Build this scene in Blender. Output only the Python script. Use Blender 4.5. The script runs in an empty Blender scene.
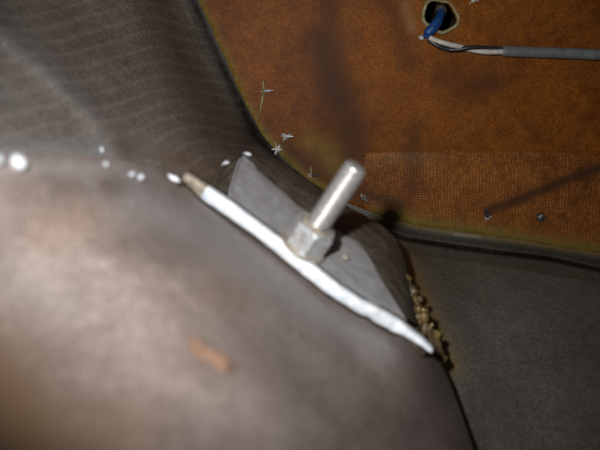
import bpy, bmesh, math, random
import numpy as np
from mathutils import Vector, Matrix, noise
from mathutils.geometry import delaunay_2d_cdt

# ------------------------------------------------------------------ camera, light, exposure
SC = bpy.context.scene
COL = SC.collection
F = 640.0                       # focal length in pixels of the 600 px wide frame
CAM = Vector((0.0, 0.0, 0.16))
cd = bpy.data.cameras.new('camera'); cam = bpy.data.objects.new('camera', cd); COL.objects.link(cam)
cam.location = CAM; cam.rotation_euler = (math.pi/2, 0, 0)
cd.sensor_width = 36.0; cd.lens = F/600*36.0
cd.clip_start = 0.005; cd.clip_end = 20
cd.dof.use_dof = True; cd.dof.focus_distance = 0.42; cd.dof.aperture_fstop = 7.2
SC.camera = cam

w = bpy.data.worlds.new('world'); SC.world = w; w.use_nodes = True
w.node_tree.nodes['Background'].inputs[0].default_value = (0.95, 0.95, 1.0, 1)
w.node_tree.nodes['Background'].inputs[1].default_value = 0.035

# the camera's own flash, above and left of the lens
fd = bpy.data.lights.new('flash', 'SPOT'); fd.spot_size = math.radians(82); fd.spot_blend = 1.0
fd.shadow_soft_size = 0.007
fd.energy = 4.5; fd.color = (1.0, 0.98, 0.965)
flash = bpy.data.objects.new('flash', fd); COL.objects.link(flash)
flash.location = CAM + Vector((-0.036, -0.005, 0.040))
flash.rotation_euler = Vector((0.050, 0.30, 0.010)).to_track_quat('-Z', 'Y').to_euler()

SC.view_settings.view_transform = 'Standard'; SC.view_settings.look = 'None'
SC.view_settings.exposure = 0.0; SC.view_settings.gamma = 1.0; SC.view_settings.use_curve_mapping = False

# ------------------------------------------------------------------ helpers
rnd = random.Random(4)

def P(px, py, d):
    """point in the world seen at photograph pixel (px, py) standing d metres away"""
    return Vector((CAM.x + (px-300)/F*d, CAM.y + d, CAM.z - (py-225)/F*d))

def ray(px, py):
    return Vector(((px-300)/F, 1.0, -(py-225)/F))

def on_plane(px, py, p0, n):
    r = ray(px, py)
    return CAM + r*((p0-CAM).dot(n)/r.dot(n))

def tps(points):
    """smooth distance field through control points (px, py, depth)"""
    A = np.array(points, float); X = A[:, :2]/100.0; y = 1.0/A[:, 2]
    n = len(X)
    r = np.linalg.norm(X[:, None]-X[None], axis=2)
    K = np.where(r > 0, r**2*np.log(r+1e-12), 0) + np.eye(n)*0.02
    Q = np.hstack([np.ones((n, 1)), X])
    M = np.block([[K, Q], [Q.T, np.zeros((3, 3))]])
    c = np.linalg.solve(M, np.concatenate([y, np.zeros(3)]))
    def f(px, py):
        px = np.asarray(px, float)/100.0; py = np.asarray(py, float)/100.0
        d = np.sqrt((px[..., None]-X[:, 0])**2 + (py[..., None]-X[:, 1])**2)
        k = np.where(d > 0, d**2*np.log(d+1e-12), 0)
        inv = k @ c[:n] + c[n] + c[n+1]*px + c[n+2]*py
        return 1.0/np.clip(inv, 1/1.2, 1/0.05)
    return f

def link(name, me, mat=None, parent=None, smooth=True):
    o = bpy.data.objects.new(name, me); COL.objects.link(o)
    if mat: me.materials.append(mat)
    if smooth:
        me.polygons.foreach_set('use_smooth', [True]*len(me.polygons))
    if parent: o.parent = parent
    return o

def mesh(name, verts, faces, mat=None, parent=None, smooth=True):
    me = bpy.data.meshes.new(name); me.from_pydata([tuple(v) for v in verts], [], faces); me.update()
    return link(name, me, mat, parent, smooth)

def from_bm(name, bm, mat=None, parent=None, smooth=True):
    me = bpy.data.meshes.new(name); bmesh.ops.recalc_face_normals(bm, faces=bm.faces)
    bm.to_mesh(me); bm.free()
    return link(name, me, mat, parent, smooth)

def tag(o, label=None, cat=None, group=None, kind=None):
    if label: o['label'] = label
    if cat: o['category'] = cat
    if group: o['group'] = group
    if kind: o['kind'] = kind
    return o

def empty(name, loc):
    o = bpy.data.objects.new(name, None); o.empty_display_size = 0.01; COL.objects.link(o)
    o.location = loc
    return o

def adopt(root, parts):
    """parent parts built in world space to a root empty, leaving them where they are"""
    bpy.context.view_layer.update()
    for p in parts:
        p.parent = root; p.matrix_parent_inverse = Matrix.Translation(root.location).inverted()

def grid(name, V, UV, mat, parent=None, col=None, thick=0.0):
    """V: rows x cols x 3 world points; UV: rows x cols x 2 metres; col: rows x cols x 3 stain amounts"""
    R_, C_ = V.shape[:2]
    faces = []
    for i in range(R_-1):
        for j in range(C_-1):
            a = i*C_+j
            faces.append((a, a+1, a+C_+1, a+C_))
    me = bpy.data.meshes.new(name); me.from_pydata(V.reshape(-1, 3).tolist(), [], faces); me.update()
    uvl = me.uv_layers.new(name='UVMap')
    idx = np.empty(len(me.loops), int); me.loops.foreach_get('vertex_index', idx)
    uvl.data.foreach_set('uv', UV.reshape(-1, 2)[idx].ravel())
    ca = me.color_attributes.new('stain_shade', 'FLOAT_COLOR', 'POINT')
    c = np.zeros((R_*C_, 4)); c[:, 3] = 1
    if col is not None: c[:, :3] = col.reshape(-1, 3)
    ca.data.foreach_set('color', c.ravel())
    o = link(name, me, mat, parent)
    if thick:
        m = o.modifiers.new('thickness', 'SOLIDIFY'); m.thickness = thick; m.offset = -1
    return o

def arc(V):
    """approximate metric UVs of a grid"""
    u = np.zeros(V.shape[:2]); v = np.zeros(V.shape[:2])
    u[:, 1:] = np.cumsum(np.linalg.norm(np.diff(V, axis=1), axis=2), axis=1)
    v[1:, :] = np.cumsum(np.linalg.norm(np.diff(V, axis=0), axis=2), axis=0)
    return np.stack([u, v], axis=2)

def toworld(PX, PY, D):
    return np.stack([CAM.x+(PX-300)/F*D, CAM.y+D, CAM.z-(PY-225)/F*D], axis=2)

def seg(px, py, pts, wid):
    """soft stroke of half width wid along the polyline pts"""
    best = np.full(np.shape(px), 1e9)
    for (a, b) in zip(pts[:-1], pts[1:]):
        a = np.array(a, float); b = np.array(b, float); ab = b-a
        t = np.clip(((px-a[0])*ab[0]+(py-a[1])*ab[1])/(ab@ab), 0, 1)
        best = np.minimum(best, np.hypot(px-(a[0]+t*ab[0]), py-(a[1]+t*ab[1])))
    return np.exp(-(best/wid)**2)

def interp(x, pts):
    return np.interp(x, [p[0] for p in pts], [p[1] for p in pts])

def tube(bm, pts, radii, n=12, cap=True, squash=1.0):
    pts = [Vector(p) for p in pts]
    if not hasattr(radii, '__len__'): radii = [radii]*len(pts)
    t = (pts[1]-pts[0]).normalized()
    up = Vector((0, 0, 1)) if abs(t.z) < 0.9 else Vector((1, 0, 0))
    a = t.cross(up).normalized()
    rings = []
    for i, p in enumerate(pts):
        if i == 0: t = pts[1]-pts[0]
        elif i == len(pts)-1: t = pts[-1]-pts[-2]
        else: t = pts[i+1]-pts[i-1]
        t.normalize(); a = (a-t*a.dot(t)).normalized(); b = t.cross(a)
        rings.append([bm.verts.new(p+(a*math.cos(k*2*math.pi/n)+b*math.sin(k*2*math.pi/n)*squash)*radii[i]) for k in range(n)])
    for r0, r1 in zip(rings[:-1], rings[1:]):
        for k in range(n):
            bm.faces.new((r0[k], r0[(k+1) % n], r1[(k+1) % n], r1[k]))
    if cap:
        bm.faces.new(rings[0][::-1]); bm.faces.new(rings[-1])

def spline(pts, m=6):
    """Catmull-Rom through points"""
    pts = [Vector(p) for p in pts]; out = []
    q = [pts[0]*2-pts[1]]+pts+[pts[-1]*2-pts[-2]]
    for i in range(1, len(q)-2):
        for k in range(m):
            t = k/m
            out.append(0.5*((2*q[i])+(q[i+1]-q[i-1])*t+(2*q[i-1]-5*q[i]+4*q[i+1]-q[i+2])*t*t+(3*q[i]-q[i-1]-3*q[i+1]+q[i+2])*t**3))
    out.append(pts[-1]); return out

def blob(bm, c, r, seed=0, rough=0.35, sub=2, axes=None):
    v = bmesh.ops.create_icosphere(bm, subdivisions=sub, radius=1.0)['verts']
    for x in v:
        d = x.co.copy(); k = 1+rough*noise.noise(d*1.7+Vector((seed*3.1, seed*1.7, 5)))*1.6
        d = Vector((d.x*r[0], d.y*r[1], d.z*r[2]))*k
        if axes: d = axes @ d
        x.co = d+c

# ------------------------------------------------------------------ materials
class NT:
    def __init__(s, name):
        s.m = bpy.data.materials.new(name); s.m.use_nodes = True; s.t = s.m.node_tree
        s.b = s.t.nodes['Principled BSDF']
    def n(s, kind, **kw):
        x = s.t.nodes.new(kind)
        for k, v in kw.items():
            if k.startswith('_'): setattr(x, k[1:], v)
            else: x.inputs[k.replace('__', ' ')].default_value = v
        return x
    def l(s, a, b): s.t.links.new(a, b)
    def noise(s, vec, scale, detail=4, rough=0.6):
        x = s.n('ShaderNodeTexNoise', Scale=scale, Detail=detail, Roughness=rough); s.l(vec, x.inputs['Vector']); return x.outputs['Fac']
    def ramp(s, fac, stops):
        r = s.t.nodes.new('ShaderNodeValToRGB'); e = r.color_ramp.elements
        while len(e) > 1: e.remove(e[-1])
        for i, (p, c) in enumerate(stops):
            el = e[0] if i == 0 else e.new(p)
            el.position = p; el.color = (*c, 1) if hasattr(c, '__len__') else (c, c, c, 1)
        s.l(fac, r.inputs['Fac']); return r.outputs['Color']
    def mix(s, fac, a, b, mode='MIX'):
        x = s.t.nodes.new('ShaderNodeMix'); x.data_type = 'RGBA'; x.blend_type = mode
        for sock, v in ((x.inputs[0], fac), (x.inputs[6], a), (x.inputs[7], b)):
            if hasattr(v, 'is_linked'): s.l(v, sock)
            elif hasattr(v, '__len__'): sock.default_value = (*v, 1)
            else: sock.default_value = v
        return x.outputs[2]
    def math(s, op, a, b=0.0):
        x = s.t.nodes.new('ShaderNodeMath'); x.operation = op
        for sock, v in ((x.inputs[0], a), (x.inputs[1], b)):
            if hasattr(v, 'is_linked'): s.l(v, sock)
            else: sock.default_value = v
        return x.outputs[0]
    def bump(s, h, strength=0.3, dist=0.001, prev=None):
        b = s.n('ShaderNodeBump', Strength=strength, Distance=dist); s.l(h, b.inputs['Height'])
        if prev: s.l(prev, b.inputs['Normal'])
        return b.outputs['Normal']
    def done(s, color, rough=0.6, spec=0.3, normal=None, metal=0.0):
        for nm, v in (('Base Color', color), ('Roughness', rough), ('Specular IOR Level', spec), ('Metallic', metal)):
            if hasattr(v, 'is_linked'): s.l(v, s.b.inputs[nm])
            elif hasattr(v, '__len__'): s.b.inputs[nm].default_value = (*v, 1)
            else: s.b.inputs[nm].default_value = v
        if normal: s.l(normal, s.b.inputs['Normal'])
        return s.m

def weave(s, uv, per_u, per_v, distort=0.0, rot=0.0):
    """plain-weave height: product of two sine profiles"""
    mp = s.n('ShaderNodeMapping'); mp.inputs['Rotation'].default_value = (0, 0, rot)
    s.l(uv, mp.inputs['Vector'])
    out = []
    for d, per in (('X', per_u), ('Y', per_v)):
        x = s.n('ShaderNodeTexWave', Scale=0.314/per, Distortion=distort, Detail=1.0); x.bands_direction = d
        x.inputs['Detail Scale'].default_value = 0.4
        s.l(mp.outputs[0], x.inputs['Vector']); out.append(x.outputs['Fac'])
    return s.math('MULTIPLY', out[0], out[1]), out

def cloth_material(name, dark, light, per=(0.002, 0.002), rib=0.0, rib_amt=0.0, weave_amt=0.5, big=14, rough=0.55, spec=0.3, bumps=0.5, stain_shade_cols=None, rot=0.0):
    s = NT(name)
    uvn = s.n('ShaderNodeUVMap'); uv = uvn.outputs[0]
    tc = s.n('ShaderNodeTexCoord'); ob = tc.outputs['Object']
    n1 = s.noise(ob, big, 5, 0.65); n2 = s.noise(ob, big*9, 4, 0.7); n3 = s.noise(ob, 1000, 2, 0.8)
    f = s.math('ADD', s.math('MULTIPLY', n1, 0.6), s.math('MULTIPLY', n2, 0.4))
    c = s.ramp(f, [(0.36, dark), (0.64, light)])
    wv, _ = weave(s, uv, per[0], per[1], 2.2, rot)
    patch = s.ramp(s.math('ADD', s.math('MULTIPLY', s.noise(ob, big*2.5, 3), 0.5), s.math('MULTIPLY', s.noise(ob, 260, 2), 0.5)), [(0.42, 0.0), (0.60, 1.0)])
    wm = s.math('MULTIPLY', s.math('MULTIPLY', wv, patch), weave_amt)
    c = s.mix(wm, c, tuple(min(1, x*2.1+0.012) for x in light))
    if rib:
        r = s.n('ShaderNodeTexWave', Scale=0.314/rib, Distortion=2.5, Detail=2.0); r.bands_direction = 'Y'
        r.inputs['Detail Scale'].default_value = 0.3
        s.l(uv, r.inputs['Vector'])
        rr = s.ramp(r.outputs['Fac'], [(0.70, 0.0), (1.0, 1.0)])
        c = s.mix(s.math('MULTIPLY', rr, rib_amt), c, tuple(min(1, x*2.2+0.02) for x in light))
    # grain of the laminate
    c = s.mix(0.55, c, s.mix(1.0, c, s.ramp(n3, [(0.34, 0.15), (0.66, 1.85)]), 'MULTIPLY'))
    if stain_shade_cols:
        at = s.n('ShaderNodeAttribute', _attribute_name='stain_shade')  # carries both real stains and painted shade
        sp = s.n('ShaderNodeSeparateColor'); s.l(at.outputs['Color'], sp.inputs[0])
        rag = s.math('ADD', s.math('MULTIPLY', n2, 0.9), 0.55)
        for ch, colr in enumerate(stain_shade_cols):
            if colr is None: continue
            fac = s.math('MULTIPLY', sp.outputs[ch], rag)
            fac = s.math('MINIMUM', fac, 1.0)
            c = s.mix(fac, c, colr)
    h = s.math('ADD', s.math('MULTIPLY', wv, 0.6), s.math('MULTIPLY', n2, 0.8))
    nm = s.bump(h, bumps, 0.0006)
    nm = s.bump(n3, 0.35, 0.0003, nm)
    return s.done(c, rough, spec, nm)

def lump_material(name, dark, light, scale=300, rough=0.5, spec=0.4, metal=0.0, bump=0.4, dist=0.0004, mid=None):
    s = NT(name)
    tc = s.n('ShaderNodeTexCoord'); ob = tc.outputs['Object']
    n1 = s.noise(ob, scale, 5, 0.7)
    st = [(0.36, dark), (0.64, light)] if mid is None else [(0.34, dark), (0.5, mid), (0.66, light)]
    c = s.ramp(n1, st)
    return s.done(c, rough, spec, s.bump(s.noise(ob, scale*3, 3), bump, dist), metal)

M = {}
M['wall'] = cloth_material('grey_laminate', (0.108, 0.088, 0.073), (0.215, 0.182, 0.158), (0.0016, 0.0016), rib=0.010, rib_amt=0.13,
                           weave_amt=0.30, big=22, stain_shade_cols=[(0.012, 0.010, 0.008), (0.32, 0.33, 0.34), (0.16, 0.10, 0.045)])
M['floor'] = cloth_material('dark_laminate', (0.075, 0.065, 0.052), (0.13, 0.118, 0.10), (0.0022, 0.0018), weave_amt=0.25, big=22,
                            stain_shade_cols=[(0.006, 0.004, 0.003), (0.30, 0.30, 0.30), (0.17, 0.11, 0.03)], rot=0.5)
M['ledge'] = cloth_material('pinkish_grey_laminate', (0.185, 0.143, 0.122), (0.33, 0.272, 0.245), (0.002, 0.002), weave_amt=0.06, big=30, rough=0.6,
                            stain_shade_cols=[(0.05, 0.035, 0.025), (0.40, 0.38, 0.38), (0.24, 0.15, 0.085)])
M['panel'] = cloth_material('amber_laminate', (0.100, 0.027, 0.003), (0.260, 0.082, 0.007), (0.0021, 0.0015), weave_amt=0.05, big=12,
                            rough=0.55, spec=0.15, bumps=0.15, stain_shade_cols=[(0.045, 0.018, 0.008), (0.17, 0.125, 0.025), (0.30, 0.19, 0.09)])
M['tape'] = cloth_material('amber_glass_tape', (0.10, 0.030, 0.005), (0.23, 0.078, 0.011), (0.0024, 0.0017), weave_amt=1.0, big=24,
                           rough=0.55, spec=0.2, bumps=0.6, stain_shade_cols=[(0.04, 0.017, 0.008), (0.17, 0.125, 0.025), (0.40, 0.30, 0.16)], rot=0.12)
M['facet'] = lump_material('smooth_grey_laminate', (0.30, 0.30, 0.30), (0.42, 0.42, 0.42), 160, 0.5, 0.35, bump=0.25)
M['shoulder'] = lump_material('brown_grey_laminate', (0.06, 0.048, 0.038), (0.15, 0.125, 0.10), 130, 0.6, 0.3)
M['white'] = lump_material('white_cut_edge', (0.60, 0.68, 0.74), (0.95, 0.97, 1.0), 260, 0.45, 0.5, bump=0.5)
M['beige'] = lump_material('beige_worn_edge', (0.22, 0.17, 0.12), (0.46, 0.40, 0.32), 420, 0.6, 0.3, bump=0.6)
M['steel'] = lump_material('stainless_steel', (0.50, 0.48, 0.46), (0.74, 0.73, 0.71), 500, 0.36, 0.5, metal=0.7, bump=0.25, dist=0.0002)
M['zinc'] = lump_material('dulled_zinc', (0.34, 0.32, 0.30), (0.62, 0.65, 0.68), 330, 0.45, 0.5, metal=0.35, bump=0.4, dist=0.0003)
M['washer'] = lump_material('stained_washer', (0.30, 0.22, 0.14), (0.60, 0.58, 0.54), 300, 0.5, 0.5, metal=0.4, bump=0.4)
M['nail'] = lump_material('bright_nail_steel', (0.45, 0.47, 0.50), (0.85, 0.88, 0.92), 900, 0.35, 0.5, metal=0.5, bump=0.4, dist=0.0002)
M['darknail'] = lump_material('dark_nail_steel', (0.03, 0.032, 0.035), (0.10, 0.10, 0.105), 900, 0.35, 0.5, metal=0.3, bump=0.4, dist=0.0002)
M['burr'] = lump_material('pale_glass_burr', (0.34, 0.31, 0.24), (0.80, 0.80, 0.76), 700, 0.6, 0.4, bump=0.8)
M['olive_burr'] = lump_material('olive_glass_burr', (0.16, 0.13, 0.04), (0.40, 0.36, 0.20), 500, 0.6, 0.4, bump=0.8)
M['resin'] = lump_material('ochre_resin', (0.04, 0.028, 0.013), (0.24, 0.16, 0.05), 110, 0.35, 0.5, bump=0.8, dist=0.001, mid=(0.10, 0.068, 0.028))
M['rust'] = lump_material('rust_flake', (0.19, 0.11, 0.07), (0.25, 0.15, 0.10), 200, 0.7, 0.2)
M['chip'] = lump_material('white_chip', (0.70, 0.74, 0.80), (0.95, 0.97, 1.0), 300, 0.35, 0.6)
M['greychip'] = lump_material('grey_chip', (0.36, 0.38, 0.40), (0.62, 0.66, 0.70), 300, 0.5, 0.5)
M['sheath'] = lump_material('grey_cable_sheath', (0.11, 0.12, 0.12), (0.155, 0.165, 0.165), 200, 0.45, 0.4, bump=0.2)
M['whitewire'] = lump_material('white_wire', (0.42, 0.38, 0.33), (0.62, 0.60, 0.56), 300, 0.45, 0.4, bump=0.2)
M['darkwire'] = lump_material('dark_wire', (0.012, 0.013, 0.014), (0.03, 0.03, 0.032), 300, 0.4, 0.5, bump=0.2)
M['blue'] = lump_material('blue_plastic', (0.006, 0.035, 0.14), (0.012, 0.075, 0.26), 260, 0.4, 0.5, bump=0.2)
M['brown'] = lump_material('brown_terminal', (0.035, 0.025, 0.018), (0.09, 0.065, 0.05), 260, 0.5, 0.4)
M['cavity'] = lump_material('cavity_shade', (0.010, 0.008, 0.006), (0.022, 0.017, 0.012), 60, 0.9, 0.1)

# ------------------------------------------------------------------ back wall: amber fibreglass panel with a hole
PN = Vector((0.03, -0.975, -0.22)).normalized()     # panel leans over the camera a little
PP = P(420, 230, 0.47)
def wallpt(px, py, off=0.0):
    return on_plane(px, py, PP, PN) + PN*off
PT = Vector((1, 0, 0)); PT = (PT-PN*PT.dot(PN)).normalized(); PB = PN.cross(PT)   # in-plane axes

left_edge = [(120, -150), (170, -60), (198, 0), (215, 36), (229, 68), (243, 99), (262, 134), (283, 158), (305, 178), (335, 198)]
low_edge = [(335, 198), (380, 216), (420, 226), (465, 232), (520, 240), (560, 247), (610, 254), (700, 266), (860, 290)]
outline = left_edge + low_edge[1:] + [(860, -150)]

def build_panel():
    hole_c = (440, 16); hole = []
    for k in range(28):
        a = k*2*math.pi/28
        r = 1+0.10*math.sin(2*a+0.5)+0.06*math.sin(5*a)
        hole.append((hole_c[0]+15.5*r*math.cos(a), hole_c[1]+15.5*r*math.sin(a)))
    # refine the outline
    out = []
    for a, b in zip(outline, outline[1:]+outline[:1]):
        m = max(1, int(math.hypot(b[0]-a[0], b[1]-a[1])/8))
        for k in range(m): out.append((a[0]+(b[0]-a[0])*k/m, a[1]+(b[1]-a[1])*k/m))
    out = [(x+rnd.uniform(-.7, .7), y+rnd.uniform(-.7, .7)) for x, y in out]
    pts = [Vector(p) for p in out+hole]; n0 = len(out); n1 = len(hole)
    edges = [(i, (i+1) % n0) for i in range(n0)] + [(n0+i, n0+(i+1) % n1) for i in range(n1)]
    for gx in np.arange(126, 856, 5.0):
        for gy in np.arange(-146, 286, 5.0):
            if math.hypot(gx-hole_c[0], gy-hole_c[1]) < 19: continue
            if min(math.hypot(gx-a, gy-b) for a, b in out) < 3: continue
            pts.append(Vector((gx+rnd.uniform(-.3, .3), gy+rnd.uniform(-.3, .3))))
    v, e, f, ov, oe, of = delaunay_2d_cdt(pts, edges, [list(range(n0))], 2, 1e-4)
    keep = []
    for t in f:
        cx = sum(v[i][0] for i in t)/len(t); cy = sum(v[i][1] for i in t)/len(t)
        inside = False; j = n1-1
        for i in range(n1):
            (xi, yi), (xj, yj) = hole[i], hole[j]
            if (yi > cy) != (yj > cy) and cx < (xj-xi)*(cy-yi)/(yj-yi)+xi: inside = not inside
            j = i
        if not inside: keep.append(tuple(t))
    X = np.array([[p[0], p[1]] for p in v]); px, py = X[:, 0], X[:, 1]
    co = []
    for a, b in X:
        p = wallpt(a, b)
        co.append(p + PN*0.0006*noise.noise(p*35))
    me = bpy.data.meshes.new('wall_back'); me.from_pydata([tuple(c) for c in co], [], keep); me.update()
    uvl = me.uv_layers.new(name='UVMap')
    for lp in me.loops:
        d = co[lp.vertex_index]-PP
        uvl.data[lp.index].uv = (d.dot(PT), d.dot(PB))
    st = np.zeros((len(v), 4)); st[:, 3] = 1
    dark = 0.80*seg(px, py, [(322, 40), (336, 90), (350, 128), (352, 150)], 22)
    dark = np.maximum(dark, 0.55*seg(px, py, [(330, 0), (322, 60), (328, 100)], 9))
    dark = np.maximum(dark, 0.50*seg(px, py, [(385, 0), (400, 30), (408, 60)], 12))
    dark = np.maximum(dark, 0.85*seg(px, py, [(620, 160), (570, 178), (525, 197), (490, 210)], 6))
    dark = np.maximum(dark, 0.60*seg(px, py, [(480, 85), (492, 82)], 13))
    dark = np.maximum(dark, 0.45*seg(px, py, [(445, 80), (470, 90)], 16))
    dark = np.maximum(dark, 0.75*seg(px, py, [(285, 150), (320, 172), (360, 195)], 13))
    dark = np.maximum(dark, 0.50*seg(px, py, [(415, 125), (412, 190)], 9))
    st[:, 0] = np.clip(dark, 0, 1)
    edge = seg(px, py, left_edge[1:], 5.5)*0.85
    edge = np.maximum(edge, seg(px, py, low_edge[1:], 10.0)*0.95)
    edge = np.maximum(edge, 0.5*seg(px, py, [(310, 140), (330, 152), (335, 170)], 12))
    st[:, 1] = np.clip(edge, 0, 1)
    st[:, 2] = 0.45*seg(px, py, [(405, 6), (412, 28)], 5)
    ca = me.color_attributes.new('stain_shade', 'FLOAT_COLOR', 'POINT'); ca.data.foreach_set('color', st.ravel())
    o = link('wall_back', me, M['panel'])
    m = o.modifiers.new('thickness', 'SOLIDIFY'); m.thickness = 0.006; m.offset = -1
    if me.polygons[0].normal.dot(PN) < 0: me.flip_normals()
    tag(o, kind='structure', label='amber brown fibreglass panel with a cut hole and nail tips')
    # frayed pale lip round the hole
    bm = bmesh.new(); lip = []
    for k in range(33):
        a = k*2*math.pi/32
        r = 1+0.10*math.sin(2*a+0.5)+0.06*math.sin(5*a)
        lip.append(wallpt(hole_c[0]+16.6*r*math.cos(a), hole_c[1]+16.6*r*math.sin(a), 0.0004+0.0004*noise.noise(Vector((k*.7, 3, 1)))))
    tube(bm, lip, [0.0014+0.0009*max(0, math.sin(k*2*math.pi/32+0.3))+0.0009*max(0, math.cos(k*2*math.pi/32+3.1))+0.0006*noise.noise(Vector((k*.9, 0, 7))) for k in range(33)], 10, cap=False, squash=0.6)
    lp = from_bm('hole_lip', bm, M['olive_burr'], o); tag(lp, 'frayed pale fibreglass rim of the hole')
    # glass tape laid over the lower margin and along the left margin
    def tape(name, A, B, off, mat, ragged):
        m = 240; rows = 34; V = np.zeros((rows, m, 3)); C = np.zeros((rows, m, 3))
        for j in range(m):
            t = j/(m-1)
            a = A(t); b = B(t)
            for i in range(rows):
                s = i/(rows-1)
                wob = ragged*noise.noise(Vector((t*95, s*2, 3)))*1.0
                qx = a[0]+(b[0]-a[0])*s; qy = a[1]+(b[1]-a[1])*s+wob
                lift = off if 0 < i < rows-1 else 0.00005
                V[i, j] = wallpt(qx, qy, lift)
                C[i, j, 0] = np.clip(0.85*seg(qx, qy, [(620, 160), (570, 178), (525, 197), (490, 210)], 6)+0.5*seg(qx, qy, [(415, 125), (412, 190)], 9)+0.7*seg(qx, qy, [(355, 190), (400, 205)], 7), 0, 1)
                C[i, j, 1] = max(0.95*seg(qx, qy, low_edge[1:], 9.5), 0.9*seg(qx, qy, left_edge[1:], 6))
                C[i, j, 2] = 0.10*seg(qx, qy, [(372, 160), (430, 156)], 8)
        t = grid(name, V, arc(V), mat, o, C)
        return t
    lo = lambda t: (365+430*t, float(interp(365+430*t, low_edge))-2)
    tape('glass_tape', lambda t: (365+430*t, 153-3*math.sin(t*5)+t*6), lo, 0.0005, M['tape'], 1.6)
    return o
panel = build_panel()

# ------------------------------------------------------------------ left wall: grey laminate running back to the panel
wf = tps([(-150, -120, .26), (-150, 60, .22), (-150, 200, .20), (0, -120, .32), (0, 0, .285), (0, 80, .25), (0, 165, .225),
          (100, -100, .40), (100, 0, .345), (100, 80, .305), (100, 165, .265), (180, -100, .45), (170, 0, .40), (190, 80, .385), (180, 165, .315),
          (198, 0, .435), (229, 68, .445), (245, 150, .385), (262, 134, .455), (300, 178, .46), (245, 230, .38), (0, 260, .22), (140, 260, .28)])
def build_left():
    rows, cols = 150, 150
    V = np.zeros((rows, cols, 3)); C = np.zeros((rows, cols, 3))
    py = np.linspace(-120, 225, rows)
    ex = np.interp(py, [p[1] for p in left_edge], [p[0] for p in left_edge])
    ex = np.where(py > 198, 335+(py-198)*1.2, ex)
    s = np.linspace(0, 1, cols)**0.8
    PX = -150+(ex[:, None]+150+1.5)*s[None, :]; PY = np.repeat(py[:, None], cols, 1)
    D = wf(PX, PY)
    # meet the panel exactly at its edge
    dp = np.array([[(on_plane(ex[i], py[i], PP, PN)-CAM).y for _ in (0,)] for i in range(rows)])
    wgt = np.clip((s[None, :]-0.80)/0.20, 0, 1)**2*np.ones((rows, 1))
    D = D*(1-wgt)+(dp+0.004)*wgt
    D -= 0.004*seg(PX, PY, [(-20, 15), (40, 62), (85, 108), (118, 150)], 13)      # bulge shaped to catch light as a diagonal streak
    D -= 0.002*seg(PX, PY, [(-20, 150), (60, 150), (150, 162), (225, 172)], 8)
    for q in range(26):
        qx = -20+9.5*q; qy = 150+0.09*max(0, qx)+5*noise.noise(Vector((q*1.3, 0, 0)))
        D -= 0.0025*abs(noise.noise(Vector((q*2.1, 3, 0))))*np.exp(-((PX-qx)**2+(PY-qy)**2)/16)
    V = toworld(PX, PY, D)
    C[..., 0] = 0.92*seg(PX, PY, [(194, 0), (224, 66), (256, 132), (280, 162), (310, 185)], 8)+0.35*seg(PX, PY, [(150, 0), (200, 90), (245, 140)], 22)  # shade in the groove beside the panel painted dark, plus a broader dark band
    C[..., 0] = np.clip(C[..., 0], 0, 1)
    C[..., 1] = 0.20*seg(PX, PY, [(-20, 15), (40, 62), (85, 108), (118, 150)], 16)+0.16*seg(PX, PY, [(-50, 80), (20, 100)], 30)  # paler streak along the bulge, and a paler patch at the left
    C[..., 2] = 0.5*seg(PX, PY, [(120, 150), (180, 160), (225, 180)], 12)
    C[..., 1] = np.maximum(C[..., 1], 0.55*seg(PX, PY, [(-50, 148), (60, 148), (150, 158)], 12))
    UV = arc(V)
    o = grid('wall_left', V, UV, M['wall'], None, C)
    tag(o, kind='structure', label='dark grey laminated hull side left of the amber panel')
    return o
wall_left = build_left()

# ------------------------------------------------------------------ floor: dark laminate under the panel, lower right
ff = tps([(335, 200, .47), (420, 226, .475), (520, 240, .478), (610, 254, .482), (860, 290, .50), (420, 262, .43), (600, 275, .445), (860, 310, .46),
          (400, 300, .37), (450, 330, .365), (600, 340, .375), (860, 360, .38), (400, 420, .33), (520, 420, .315), (600, 450, .30), (860, 450, .30), (350, 600, .27), (600, 600, .24), (860, 600, .24)])
crease = [(385, 232), (410, 240), (455, 247), (500, 253), (550, 259), (600, 270), (700, 288), (860, 312)]
def build_floor():
    rows, cols = 190, 200
    px = np.linspace(330, 860, cols); ey = interp(px, low_edge)
    s = np.linspace(0, 1, rows)**1.6
    PY = ey[None, :]-1+(601-ey[None, :])*s[:, None]; PX = np.repeat(px[None, :], rows, 0)
    D = ff(PX, PY)
    dp = np.array([(on_plane(px[j], ey[j], PP, PN)-CAM).y for j in range(cols)])
    wgt = np.clip(1-(PY-ey[None, :])/30, 0, 1)
    D = D*(1-wgt)+(dp[None, :]+0.001)*wgt
    D += 0.007*seg(PX, PY, crease, 1.9)
    D -= 0.001*seg(PX, PY, [(p[0], p[1]-7) for p in crease], 4)
    D -= 0.004*seg(PX, PY, [(405, 250), (440, 300), (470, 350), (500, 450)], 18)
    C = np.zeros((rows, cols, 3))
    C[..., 0] = np.clip(1.0*seg(PX, PY, crease, 2.6)+0.25*seg(PX, PY, [(440, 330), (470, 380), (480, 460)], 20)+0.5*seg(PX, PY, [(385, 232), (395, 260)], 9)+0.55*seg(PX, PY, [(p[0], p[1]-7) for p in crease], 5), 0, 1)  # shade in the crease painted as a dark line; strip above it darker
    C[..., 1] = 0.65*seg(PX, PY, [(455, 234), (478, 236)], 2)
    C[..., 2] = 0.8*seg(PX, PY, low_edge[1:], 4)+0.75*seg(PX, PY, [(408, 262), (425, 310), (447, 365)], 13)
    V = toworld(PX, PY, D)
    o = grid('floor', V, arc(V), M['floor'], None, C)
    tag(o, kind='structure', label='dark grey laminated hull bottom below the amber panel')
    return o
floor = build_floor()

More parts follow.
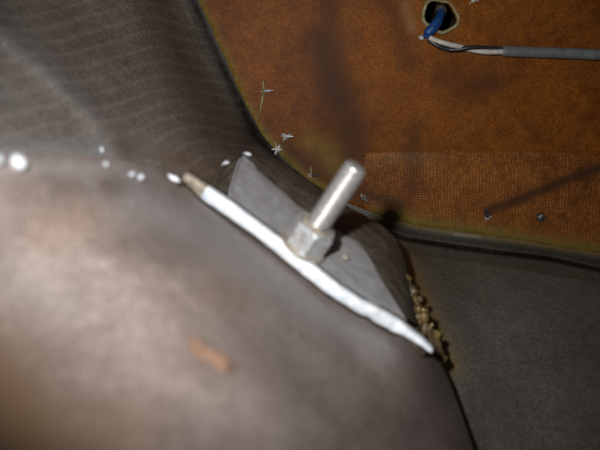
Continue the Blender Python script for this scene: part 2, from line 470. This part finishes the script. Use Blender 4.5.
# added sheet behind the panel, coloured dark to give the shade in the hole
def build_shade_backing():
    bm = bmesh.new()
    c = PP - PN*0.06
    v = [bm.verts.new(c+PT*a*0.7+PB*b*0.6) for a, b in ((-1, -1), (1, -1), (1, 1), (-1, 1))]
    bm.faces.new(v); g = bmesh.ops.extrude_face_region(bm, geom=list(bm.faces))
    bmesh.ops.translate(bm, verts=[x for x in g['geom'] if isinstance(x, bmesh.types.BMVert)], vec=-PN*0.006)
    o = from_bm('wall_shade_backing', bm, M['cavity'], None, False); tag(o, kind='structure', label='added sheet coloured dark as the shade seen through the hole in the panel')
build_shade_backing()

# ------------------------------------------------------------------ bracket: flat grey top, white cut front edge, carries the bolt
BN = Vector((0.50, -0.42, 0.76)).normalized()       # normal of the bolted face
BO = P(306, 258, 0.27)
def bp(px, py, off=0.0): return on_plane(px, py, BO, BN)+BN*off
BU = (bp(400, 322)-bp(230, 202)).normalized(); BV = BN.cross(BU).normalized()
if BV.y < 0: BV = -BV

# centre line of the white edge and its width, from the photograph
band = [(183, 177, 9), (192, 185, 11), (200, 191, 14), (212, 200, 15), (226, 209, 15), (240, 219, 14), (262, 235, 13), (282, 251, 14), (300, 265, 15),
        (318, 280, 14), (340, 296, 13), (360, 308, 13), (382, 320, 14), (396, 328, 13), (406, 333, 9), (418, 341, 6), (432, 352, 3)]
def build_bracket():
    root = empty('mounting_bracket', bp(306, 250))
    parts = []
    # front edge: dense path
    xs = np.linspace(183, 432, 90)
    cy = interp(xs, [(b[0], b[1]) for b in band]); wd = interp(xs, [(b[0], b[2]) for b in band])
    top = []; bot = []
    for x, y, wv in zip(xs, cy, wd):
        nx, ny = 0.57, -0.82
        j = 0.9*noise.noise(Vector((x*0.06, 0, 2)))
        tp = bp(x+nx*(wv/2+j), y+ny*(wv/2+j)); top.append(tp)
        j2 = 2.0*noise.noise(Vector((x*0.09, 4, 2)))*(1.3 if x > 370 else 0.4)
        bot.append(tp - BN*((wv+j2)/F*0.27/0.90))
    n = len(xs)
    def strip(name, i0, i1, mat, lab=None):
        vs = []; fs = []; prof = [(0, 0.0045), (0, 0.0008), (-0.0002, 0), (0.15, -0.0006), (0.5, -0.0009), (0.85, -0.0006), (1.0, 0.0), (1.0, 0.005)]
        for i in range(i0, i1):
            t, b = top[i], bot[i]
            for s, back in prof:
                q = t.lerp(b, max(0, s)*0.9) + BV*back + BV*0.0004*noise.noise(t*400+Vector((s*3, 0, 0)))
                if s == 0: q = q + BN*0.0002
                vs.append(q)
        k = len(prof)
        for i in range(i1-i0-1):
            for a in range(k-1):
                fs.append((i*k+a, i*k+a+1, (i+1)*k+a+1, (i+1)*k+a))
            fs.append((i*k+k-1, i*k, (i+1)*k, (i+1)*k+k-1))
        fs.append(tuple(range(k))); fs.append(tuple((i1-i0-1)*k+a for a in range(k))[::-1])
        o = mesh(name, vs, fs, mat); parts.append(o)
        bm = bmesh.new(); bm.from_mesh(o.data); bmesh.ops.recalc_face_normals(bm, faces=bm.faces); bm.to_mesh(o.data); bm.free()
        if lab: tag(o, lab)
        return o
    strip('cut_edge', 7, n, M['white'], 'bright bluish white cut edge, ragged at its right end')
    strip('worn_tip', 0, 8, M['beige'], 'beige worn left tip of the edge')
    # flat grey face: fan between the front edge and the far boundary
    far = [(206, 186), (222, 176), (236, 162), (242, 155), (262, 170), (300, 203), (330, 224), (360, 240), (370, 252), (384, 278), (401, 308), (408, 322)]
    far3 = [(p[0], p[1], 0) for p in far]
    farp = spline(far3, 8)
    m = 60; V = np.zeros((12, m, 3))
    i_from = [k for k in range(n) if xs[k] >= 226][0]; i_to = [k for k in range(n) if xs[k] >= 404][0]
    facet_far = [(229.5, 200), (231, 190), (236, 170), (242, 155), (262, 170), (282, 187), (300, 203), (330, 224), (360, 240), (372, 255), (384, 278), (401, 308), (405, 318)]
    # resample both boundaries
    def resample(pts, m):
        pts = [Vector((p[0], p[1], 0)) for p in pts]; L = [0]
        for a, b in zip(pts[:-1], pts[1:]): L.append(L[-1]+(b-a).length)
        return [(float(np.interp(t, L, [p.x for p in pts])), float(np.interp(t, L, [p.y for p in pts]))) for t in np.linspace(0, L[-1], m)]
    fr = resample(facet_far, m)
    for j in range(m):
        idx = i_from+(i_to-i_from)*j/(m-1); k = int(idx); t = idx-k
        a = top[k].lerp(top[min(k+1, n-1)], t)+BV*0.002
        b = bp(*fr[j])
        for i in range(12):
            s = i/11; q = a.lerp(b, s)
            q = q + BN*(0.0005*noise.noise(q*90) - 0.0013*max(0, s-0.9)/0.1*(j > m*0.22))
            V[i, j] = q
    f = grid('bolt_face', V, arc(V), M['facet'], None); parts.append(f); tag(f, 'smooth lighter grey flat face under the nut')
    # shoulder falling away behind the face, continuing into sides
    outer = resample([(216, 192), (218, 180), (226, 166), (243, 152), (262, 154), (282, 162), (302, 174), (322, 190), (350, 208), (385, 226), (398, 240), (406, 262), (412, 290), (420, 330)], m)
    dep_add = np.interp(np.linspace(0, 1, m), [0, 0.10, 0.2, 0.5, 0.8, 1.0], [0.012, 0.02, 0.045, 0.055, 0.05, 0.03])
    V2 = np.zeros((16, m, 3))
    for j in range(m):
        a = Vector(V[11, j]); o_ = outer[j]
        d = (a-CAM).y + dep_add[j]
        b = P(o_[0], o_[1], d)
        for i in range(11):
            s = i/10; q = a.lerp(b, s); q = q + BN*(0.002*math.sin(s*math.pi)) + BN*0.0008*noise.noise(q*120)*(s > 0)
            V2[i, j] = q
        dirn = Vector((0.10, 0.45, -0.9))
        for i in range(11, 16):
            s = (i-10)/5
            V2[i, j] = b + dirn*0.045*s
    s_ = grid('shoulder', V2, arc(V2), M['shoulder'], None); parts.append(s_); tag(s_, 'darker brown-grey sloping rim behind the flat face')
    # pale scratched ridge down the left end of the face
    bm = bmesh.new()
    tube(bm, spline([bp(241, 157, .0001), bp(236, 170, .0002), (bp(231, 188, .0002)), bp(229.5, 197, .0000)], 5), 0.0006, 8)
    r = from_bm('edge_ridge', bm, M['facet']); parts.append(r); tag(r, 'pale thin ridge at the left end of the face')
    # underside of the flange down into the ledge
    V3 = np.zeros((6, n, 3))
    for j in range(n):
        for i in range(6):
            V3[i, j] = bot[j]+BV*(0.004+0.001*i)+BN*0.0005-BN*0.002*i
    u = grid('flange_web', V3, arc(V3), M['shoulder'], None); parts.append(u)
    # ochre resin run down the right end
    bm = bmesh.new()
    rr_ = random.Random(9)
    for k in range(80):
        t = (k+0.5)/80
        x = 404+40*t+rr_.uniform(-8, 6)*(0.5+math.sin(math.pi*min(1, t*1.1)))*0.8; y = 280+84*t+rr_.uniform(-4, 4)
        dz = 0.335-0.03*min(1, t*2.2)+0.004*max(0, t-.5)
        r = rr_.uniform(2.4, 5.5)*(1-0.2*t); q = r/F*dz
        blob(bm, P(x, y, dz+0.003), (q, q*0.4, q*1.1), k, 0.35, 3)

    q = from_bm('resin_run', bm, M['resin']); rm = q.modifiers.new('merge', 'REMESH'); rm.mode = 'VOXEL'; rm.voxel_size = 0.0005; rm.use_smooth_shade = True; sm = q.modifiers.new('soften', 'SMOOTH'); sm.iterations = 14; parts.append(q); tag(q, 'lumpy ochre resin at the right end of the bracket')
    adopt(root, parts)
    tag(root, 'grey laminated bracket with a bright white cut edge carrying the steel bolt', 'bracket')
    return root
build_bracket()

# ------------------------------------------------------------------ bolt with nut and washer
def build_bolt():
    base = bp(302, 248)
    # bolt axis: face normal, checked against the photograph's tip
    zax = BN.copy(); L = 0.0448
    xax = BU.copy(); yax = zax.cross(xax)
    R_ = Matrix((xax, yax, zax)).transposed().to_4x4()
    root = empty('bolt', base); root.matrix_world = Matrix.Translation(base) @ R_
    def part(name, bm, mat, smooth=False):
        o = from_bm(name, bm, mat, root, smooth); return o
    # washer
    def ringsolid(bm, ro, ri, z0, z1, n=40, ch=0.0003):
        prof = [(ri, z0), (ro-ch, z0), (ro, z0+ch), (ro, z1-ch), (ro-ch, z1), (ri, z1)]
        rings = [[bm.verts.new((r*math.cos(k*2*math.pi/n), r*math.sin(k*2*math.pi/n), z)) for k in range(n)] for r, z in prof]
        for a in range(len(prof)):
            r0, r1 = rings[a], rings[(a+1) % len(prof)]
            for k in range(n): bm.faces.new((r0[k], r0[(k+1) % n], r1[(k+1) % n], r1[k]))
    bm = bmesh.new(); ringsolid(bm, 0.0106, 0.0058, 0.0003, 0.0021)
    tag(part('washer', bm, M['washer'], False), 'flat stained washer under the nut')
    # hexagon nut, corners chamfered
    bm = bmesh.new(); n = 48; H = 0.0108; AF = 0.0083
    def hexr(a):
        b = (a % (math.pi/3))-math.pi/6
        return AF/math.cos(b)
    prof = [(0.0058, 0, 0), (1.0, 0, 0), (1.0, H-0.0012, 0), (0.93, H, 0), (0.0060, H, 0), (0.0057, H-0.0006, 0)]
    rings = []
    for ii, (r, z, _) in enumerate(prof):
        ring = []
        for k in range(n):
            a = k*2*math.pi/n + 0.85
            hr = hexr(a-0.85)
            if r > 0.5:
                rad = min(hr, AF*1.04) if z == H else hr
                zz = z
                if H > z > 0.002: zz = H-0.0003-0.0014*max(0, (hr/AF-1)/0.155)
                else: zz = z
            else: rad = r; zz = z
            ring.append(bm.verts.new((rad*math.cos(a), rad*math.sin(a), zz+0.0021)))
        rings.append(ring)
    for a in range(len(rings)):
        r0, r1 = rings[a], rings[(a+1) % len(rings)]
        for k in range(n): bm.faces.new((r0[k], r0[(k+1) % n], r1[(k+1) % n], r1[k]))
    tag(part('nut', bm, M['zinc'], False), 'hexagonal nut on the bolt')
    # threaded shank: spiral thread, domed chamfered tip
    bm = bmesh.new(); n = 32; pitch = 0.0016; steps = 16
    rows = []; z = -0.004; dz = pitch/steps
    N = int((L+0.004-0.0022)/dz)
    for i in range(0, N+1, 2):
        zz = -0.004+i*dz; ring = []
        for k in range(n):
            a = k*2*math.pi/n
            ph = ((zz/pitch-k/n) % 1.0)
            tri = abs(ph*2-1)
            rad = 0.00470+0.00060*tri
            e = (zz-(L-0.0040))/0.0018
            if e > 0: rad = rad*(1-0.05*min(1, e))
            ring.append(bm.verts.new((rad*math.cos(a), rad*math.sin(a), zz)))
        rows.append(ring)
    for r, zt in ((0.0048, L-0.0016), (0.0044, L-0.0008), (0.0036, L-0.0003), (0.0018, L)):
        rows.append([bm.verts.new((r*math.cos(k*2*math.pi/n), r*math.sin(k*2*math.pi/n), zt)) for k in range(n)])
    for r0, r1 in zip(rows[:-1], rows[1:]):
        for k in range(n): bm.faces.new((r0[k], r0[(k+1) % n], r1[(k+1) % n], r1[k]))
    bm.faces.new(rows[0][::-1]); bm.faces.new(rows[-1])
    tag(part('threaded_shank', bm, M['steel'], True), 'shiny threaded shank with rounded tip')
    # sealant collar where the shank leaves the nut
    bm = bmesh.new()
    pts = [(0.0058*math.cos(a), 0.0058*math.sin(a), 0.0131+0.0004*math.sin(3*a)) for a in [k*2*math.pi/24 for k in range(25)]]
    tube(bm, pts, 0.0009, 8, cap=False)
    tag(part('rust_collar', bm, M['beige'], True), 'tan stained ring where the shank leaves the nut')
    tag(root, 'steel bolt with hexagonal nut standing on the grey bracket', 'bolt')
    return root
build_bolt()

# ------------------------------------------------------------------ near ledge, out of focus, lower left
crest = [(-200, 150), (-60, 152), (0, 155), (60, 153), (120, 158), (165, 168), (190, 190)] 
def top_y(px):
    lower = [(190, 190)] + [(b[0]-2, b[1]+b[2]/2*1.25+0) for b in band[2:]]
    pts = crest[:-1]+[(178, 176)]+lower+[(440, 362), (448, 378), (462, 415), (480, 470), (540, 600)]
    return interp(px, pts)
hf = tps([(-200, 150, .16), (0, 155, .183), (60, 160, .203), (120, 165, .228), (178, 182, .268), (226, 222, .276), (300, 278, .276), (380, 332, .274), (430, 362, .272),
          (0, 200, .172), (100, 220, .192), (200, 250, .222), (0, 300, .168), (100, 300, .172), (200, 300, .188), (300, 340, .22), (360, 370, .235), (430, 420, .25),
          (0, 450, .140), (100, 450, .136), (200, 450, .138), (300, 450, .152), (400, 450, .20), (-200, 300, .14), (-200, 450, .13), (-200, 620, .12), (100, 620, .11), (300, 620, .12), (450, 620, .16)])
def build_ledge():
    cols, rows = 200, 120
    px = np.concatenate([np.linspace(-200, 170, 60), np.linspace(174, 530, cols-60)])
    ty = top_y(px)
    s = np.linspace(0, 1, rows)**1.3
    PY = ty[None, :]+(620-ty[None, :])*s[:, None]; PX = np.repeat(px[None, :], rows, 0)
    # right side rolls away into the hull bottom
    roll = np.clip((PX-(385+(PY-340)*0.5))/60, 0, 1.4)
    D = hf(PX, PY)+0.030*roll**2
    lump = np.zeros_like(D)
    for i in range(rows):
        for j in range(cols):
            lump[i, j] = noise.fractal(Vector((PX[i, j]/70, PY[i, j]/55, 4.0)), 1.0, 2.0, 3)
    fade = np.clip((PY-ty[None, :])/40, 0, 1)
    D = D*(1+0.008*lump*fade)
    V = toworld(PX, PY, D)
    back = []
    for k in range(1, 7):
        t = k/6
        back.append(V[0]+np.array([0.0, 0.001*math.sin(t*1.57), -0.02*t**1.5])[None, :])
    V = np.concatenate([np.array(back[::-1]), V], axis=0)
    C = np.zeros((rows, cols, 3))
    C[..., 0] = np.clip(0.35*seg(PX, PY, [(60, 190), (120, 188)], 14)+0.30*seg(PX, PY, [(130, 238), (190, 248)], 16)+0.75*np.clip((PX-(360+(PY-340)*0.5))/75, 0, 1), 0, 1)  # dark patches, and darker toward the right side
    C[..., 1] = 0.55*seg(PX, PY, [(140, 200), (215, 235), (300, 300), (380, 345)], 22)+0.35*seg(PX, PY, [(0, 165), (150, 172)], 9)+0.15*seg(PX, PY, [(0, 270), (70, 300)], 34)+0.25*seg(PX, PY, [(90, 180), (94, 195)], 6)
    C[..., 2] = 0.75*seg(PX, PY, [(-40, 340), (0, 380), (10, 440)], 45)+0.5*seg(PX, PY, [(0, 430), (120, 440)], 45)+0.3*seg(PX, PY, [(40, 235), (80, 220)], 22)+0.3*seg(PX, PY, [(215, 290), (240, 300)], 18)
    C = np.concatenate([np.repeat(C[:1], 6, 0), C], axis=0)
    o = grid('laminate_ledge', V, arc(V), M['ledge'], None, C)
    tag(o, 'blurred brownish grey laminated ledge in the near lower left foreground', 'ledge')
    return D, PX, PY
build_ledge()
def ledge_pt(px, py, lift=0.0):
    d = float(hf(np.array(px), np.array(py)))
    return P(px, py, d-lift)

# ------------------------------------------------------------------ loose chips and flecks
def chip(name, px, py, d, r, mat, label, cat='chip', group=None, ax=(1, 0.6, 0.8), ang=0.0, seed=1):
    bm = bmesh.new(); rr = r/F*d
    blob(bm, Vector((0, 0, 0)), (rr*ax[0], rr*ax[1], rr*ax[2]), seed, 0.45, 2)
    o = from_bm(name, bm, mat); o.location = P(px, py, d); o.rotation_euler = (0, ang, 0)
    tag(o, label, cat, group); return o
G = 'loose pale chips along the crease'
chip('resin_chip', 18, 162, min(float(hf(np.array(18.), np.array(162.))), float(wf(np.array(18.), np.array(162.))))-0.003, 8.0, M['chip'], 'large bright white chip at the far left end of the crease', group=G, ax=(1.0, .6, .85), ang=0.6)
chip('resin_chip', -2, 160, min(float(hf(np.array(-2.), np.array(160.))), float(wf(np.array(-2.), np.array(160.))))-0.003, 6.0, M['greychip'], 'pale chip cut by the left border of the photo', group=G, seed=3)
chip('resin_chip', 102, 150, float(wf(np.array(102.), np.array(150.)))-0.003, 3.6, M['greychip'], 'small pale chip standing highest above the crease', group=G, ax=(.7, .6, 1.1), seed=4)
chip('resin_chip', 106, 164, min(float(hf(np.array(106.), np.array(164.))), float(wf(np.array(106.), np.array(164.))))-0.003, 3.0, M['greychip'], 'small pale chip just below the highest one on the crease', group=G, seed=5)
chip('resin_chip', 132, 174, min(float(hf(np.array(132.), np.array(174.))), float(wf(np.array(132.), np.array(174.))))-0.003, 3.0, M['greychip'], 'left one of the close pair of pale chips on the crease', group=G, seed=6)
chip('resin_chip', 141, 177, min(float(hf(np.array(141.), np.array(177.))), float(wf(np.array(141.), np.array(177.))))-0.003, 3.6, M['greychip'], 'right one of the close pair of pale chips on the crease', group=G, seed=7)
chip('resin_chip', 174, 178, .256, 5.0, M['chip'], 'long white chip touching the left tip of the white edge', group=G, ax=(1.25, .5, .55), ang=0.5, seed=8)
chip('resin_chip', 226, 163, .312, 4.0, M['greychip'], 'pale grey chip left of the top corner of the bracket', group=G, ax=(1.1, .5, .5), ang=-0.3, seed=9)
chip('resin_chip', 248, 154, .325, 4.0, M['greychip'], 'pale grey chip on the top corner of the bracket', group=G, ax=(1.2, .5, .5), ang=0.3, seed=10)
chip('resin_chip', 345, 257, .286, 3.2, M['beige'], 'small tan chip on the flat face right of the nut', group=G, ax=(1.2, .5, .6), ang=0.5, seed=11)
bm = bmesh.new(); blob(bm, Vector((0, 0, 0)), (0.0070, 0.0022, 0.0026), 3, 0.4, 3)
fl = from_bm('rust_flake', bm, M['rust']); fl.location = ledge_pt(212, 360, 0.0002); fl.rotation_euler = (0.2, 0.68, 0)
tag(fl, 'blurred rusty orange flake lying on the near ledge', 'flake')

# ------------------------------------------------------------------ nail tips through the panel
def nail_tip(px, py, ang, length, burr_r, label, base='panel', burr='burr', dark=False, up=None, prongs=6, seed=0, tip_r=0.0007):
    o0 = wallpt(px, py, 0.0009) if base == 'panel' else P(px, py, base)
    root = empty('nail_tip', o0); parts = []
    d = (PT*math.cos(ang)-PB*(-1)*math.sin(ang)*(1 if PB.z > 0 else -1))
    d = (d*0.9+PN*0.45).normalized(); tip_r *= 1.25
    bm = bmesh.new()
    m = 6; pts = [o0-PN*0.004]+[o0+d*length*k/m+PN*0.0003*math.sin(k*1.3) for k in range(m+1)]
    tube(bm, pts, [tip_r]+[tip_r*(1.0 if k < m-1 else 0.35) for k in range(m+1)], 8)
    parts.append(from_bm('pin', bm, M['darknail'] if dark else M['nail']))
    bm = bmesh.new(); r = random.Random(seed)
    blob(bm, o0, (burr_r*0.55, burr_r*0.45, burr_r*0.55), seed, 0.6, 2)
    for k in range(prongs):
        a = k*2*math.pi/prongs+r.uniform(-.4, .4)
        dd = PT*math.cos(a)+PB*math.sin(a)
        ln = burr_r*r.uniform(0.9, 1.7)
        tube(bm, [o0, o0+dd*ln*0.5+PN*0.0006, o0+dd*ln+PN*r.uniform(0, .0012)], [burr_r*0.20, burr_r*0.14, burr_r*0.04], 6)
    b = from_bm('burr', bm, M[burr]); parts.append(b)
    if up:
        bm = bmesh.new()
        for (qx, qy) in up:
            q = wallpt(qx, qy, 0.0012)
            tube(bm, [o0, o0.lerp(q, .5)+PN*0.0012, q], [0.0011, 0.0008, 0.0001], 7)
        parts.append(from_bm('splinter', bm, M['olive_burr']))
    adopt(root, parts)
    tag(root, label, 'nail', 'nail tips poking through the panel')
    return root
nail_tip(264, 91, 0.05, 0.0075, 0.0020, 'highest of the nail tips along the left margin, with a tall pale splinter', up=[(263, 78), (259, 118)], prongs=4, seed=1)
nail_tip(285, 136, 0.0, 0.0065, 0.0026, 'nail tip with rounded double burr on the amber panel left of the bolt', seed=2, prongs=8, tip_r=0.0010)
nail_tip(277, 149, 0.0, 0.0040, 0.0030, 'star-shaped nail burr in the dark gap just above the bracket', seed=3, prongs=9)
nail_tip(311, 175, 0.05, 0.0060, 0.0020, 'small nail tip directly left of the bolt shank', seed=4, up=[(311, 165)], prongs=5, dark=True)
nail_tip(362, 196, -0.75, 0.0075, 0.0018, 'thin slanted nail tip just right of the bolt shank', seed=5, dark=True, prongs=4)
nail_tip(487, 217, 2.0, 0.0090, 0.0026, 'slanted nail tip with white burr near the lower margin of the panel', seed=6, prongs=6, dark=True, tip_r=0.0012)
nail_tip(473, 0, 0.2, 0.0040, 0.0026, 'nail burr cut by the top border right of the hole', seed=8, prongs=6)
# domed nail head
root = empty('domed_nail', wallpt(540, 217))
bm = bmesh.new(); blob(bm, wallpt(540, 217, 0.0011), (0.0031, 0.0018, 0.0031), 2, 0.12, 3); a = from_bm('head', bm, M['darknail'])
bm = bmesh.new(); blob(bm, wallpt(540, 215, 0.0026), (0.0008, 0.0005, 0.0008), 5, 0.3, 2); b = from_bm('highlight_bead', bm, M['nail'])  # pale bead stands in for the highlight on the dome
adopt(root, [a, b]); tag(root, 'dark domed nail head in the lower right of the amber panel', 'nail')

# ------------------------------------------------------------------ cable coming out of the hole
def build_cable():
    root = empty('electric_cable', wallpt(505, 52, 0.006)); parts = []
    def W(x, y, off): return wallpt(x, y, off)
    bm = bmesh.new()
    tube(bm, spline([W(499, 51.5, .0062), W(530, 52.5, .0060), (W(570, 54, .006)), W(610, 56, .0062), W(660, 59, .007), W(720, 60, .009)], 8), 0.0037, 16)
    parts.append(tag(from_bm('sheath', bm, M['sheath']), 'grey outer cable sheath'))
    bm = bmesh.new()
    tube(bm, spline([W(427, 37, .0035), W(434, 41, .006), W(446, 45, .0078), W(456, 47, .0070), W(466, 49.5, .0050), W(478, 52, .0068), W(490, 52.5, .0078), W(502, 52, .0070)], 6), 0.0017, 12)
    parts.append(tag(from_bm('wire', bm, M['whitewire']), 'white insulated wire'))
    bm = bmesh.new()
    tube(bm, spline([W(428, 40, .0025), W(436, 46, .0040), W(448, 50, .0045), W(458, 49.5, .0070), W(468, 48, .0080), W(480, 48.3, .0065), W(502, 49.5, .0060)], 6), 0.0016, 12)
    parts.append(tag(from_bm('wire', bm, M['darkwire']), 'dark insulated wire'))
    bm = bmesh.new()
    tube(bm, spline([W(446, 2, -.016), W(443, 10, -.006), W(439, 18, .001), W(436, 24, .0035)], 6), [0.0030]*19, 12)
    parts.append(tag(from_bm('crimp_sleeve', bm, M['blue']), 'blue crimp sleeve inside the hole'))
    bm = bmesh.new()
    tube(bm, spline([W(436, 23, .0035), W(431, 29, .0045), W(427, 33, .0045), W(425, 38, .0035)], 5), [0.0030]+[0.0036]*6+[.0034]*5+[0.0025]*4, 12)
    parts.append(tag(from_bm('crimp_sleeve', bm, M['blue']), 'blue sleeve end where the wires turn'))
    bm = bmesh.new()
    tube(bm, [W(447, 0, -.020), W(443, 9, -.006), W(442, 11, -.004)], 0.0040, 12)
    parts.append(tag(from_bm('terminal', bm, M['brown']), 'brown terminal deep inside the hole'))
    bm = bmesh.new(); blob(bm, W(421, 38, .0015), (0.0018, 0.0012, 0.0016), 7, .5, 2)
    parts.append(tag(from_bm('solder_bead', bm, M['greychip']), 'pale bead left of the sleeve'))
    adopt(root, parts)
    tag(root, 'grey cable with blue sleeve leading out of the hole in the panel', 'cable')
build_cable()
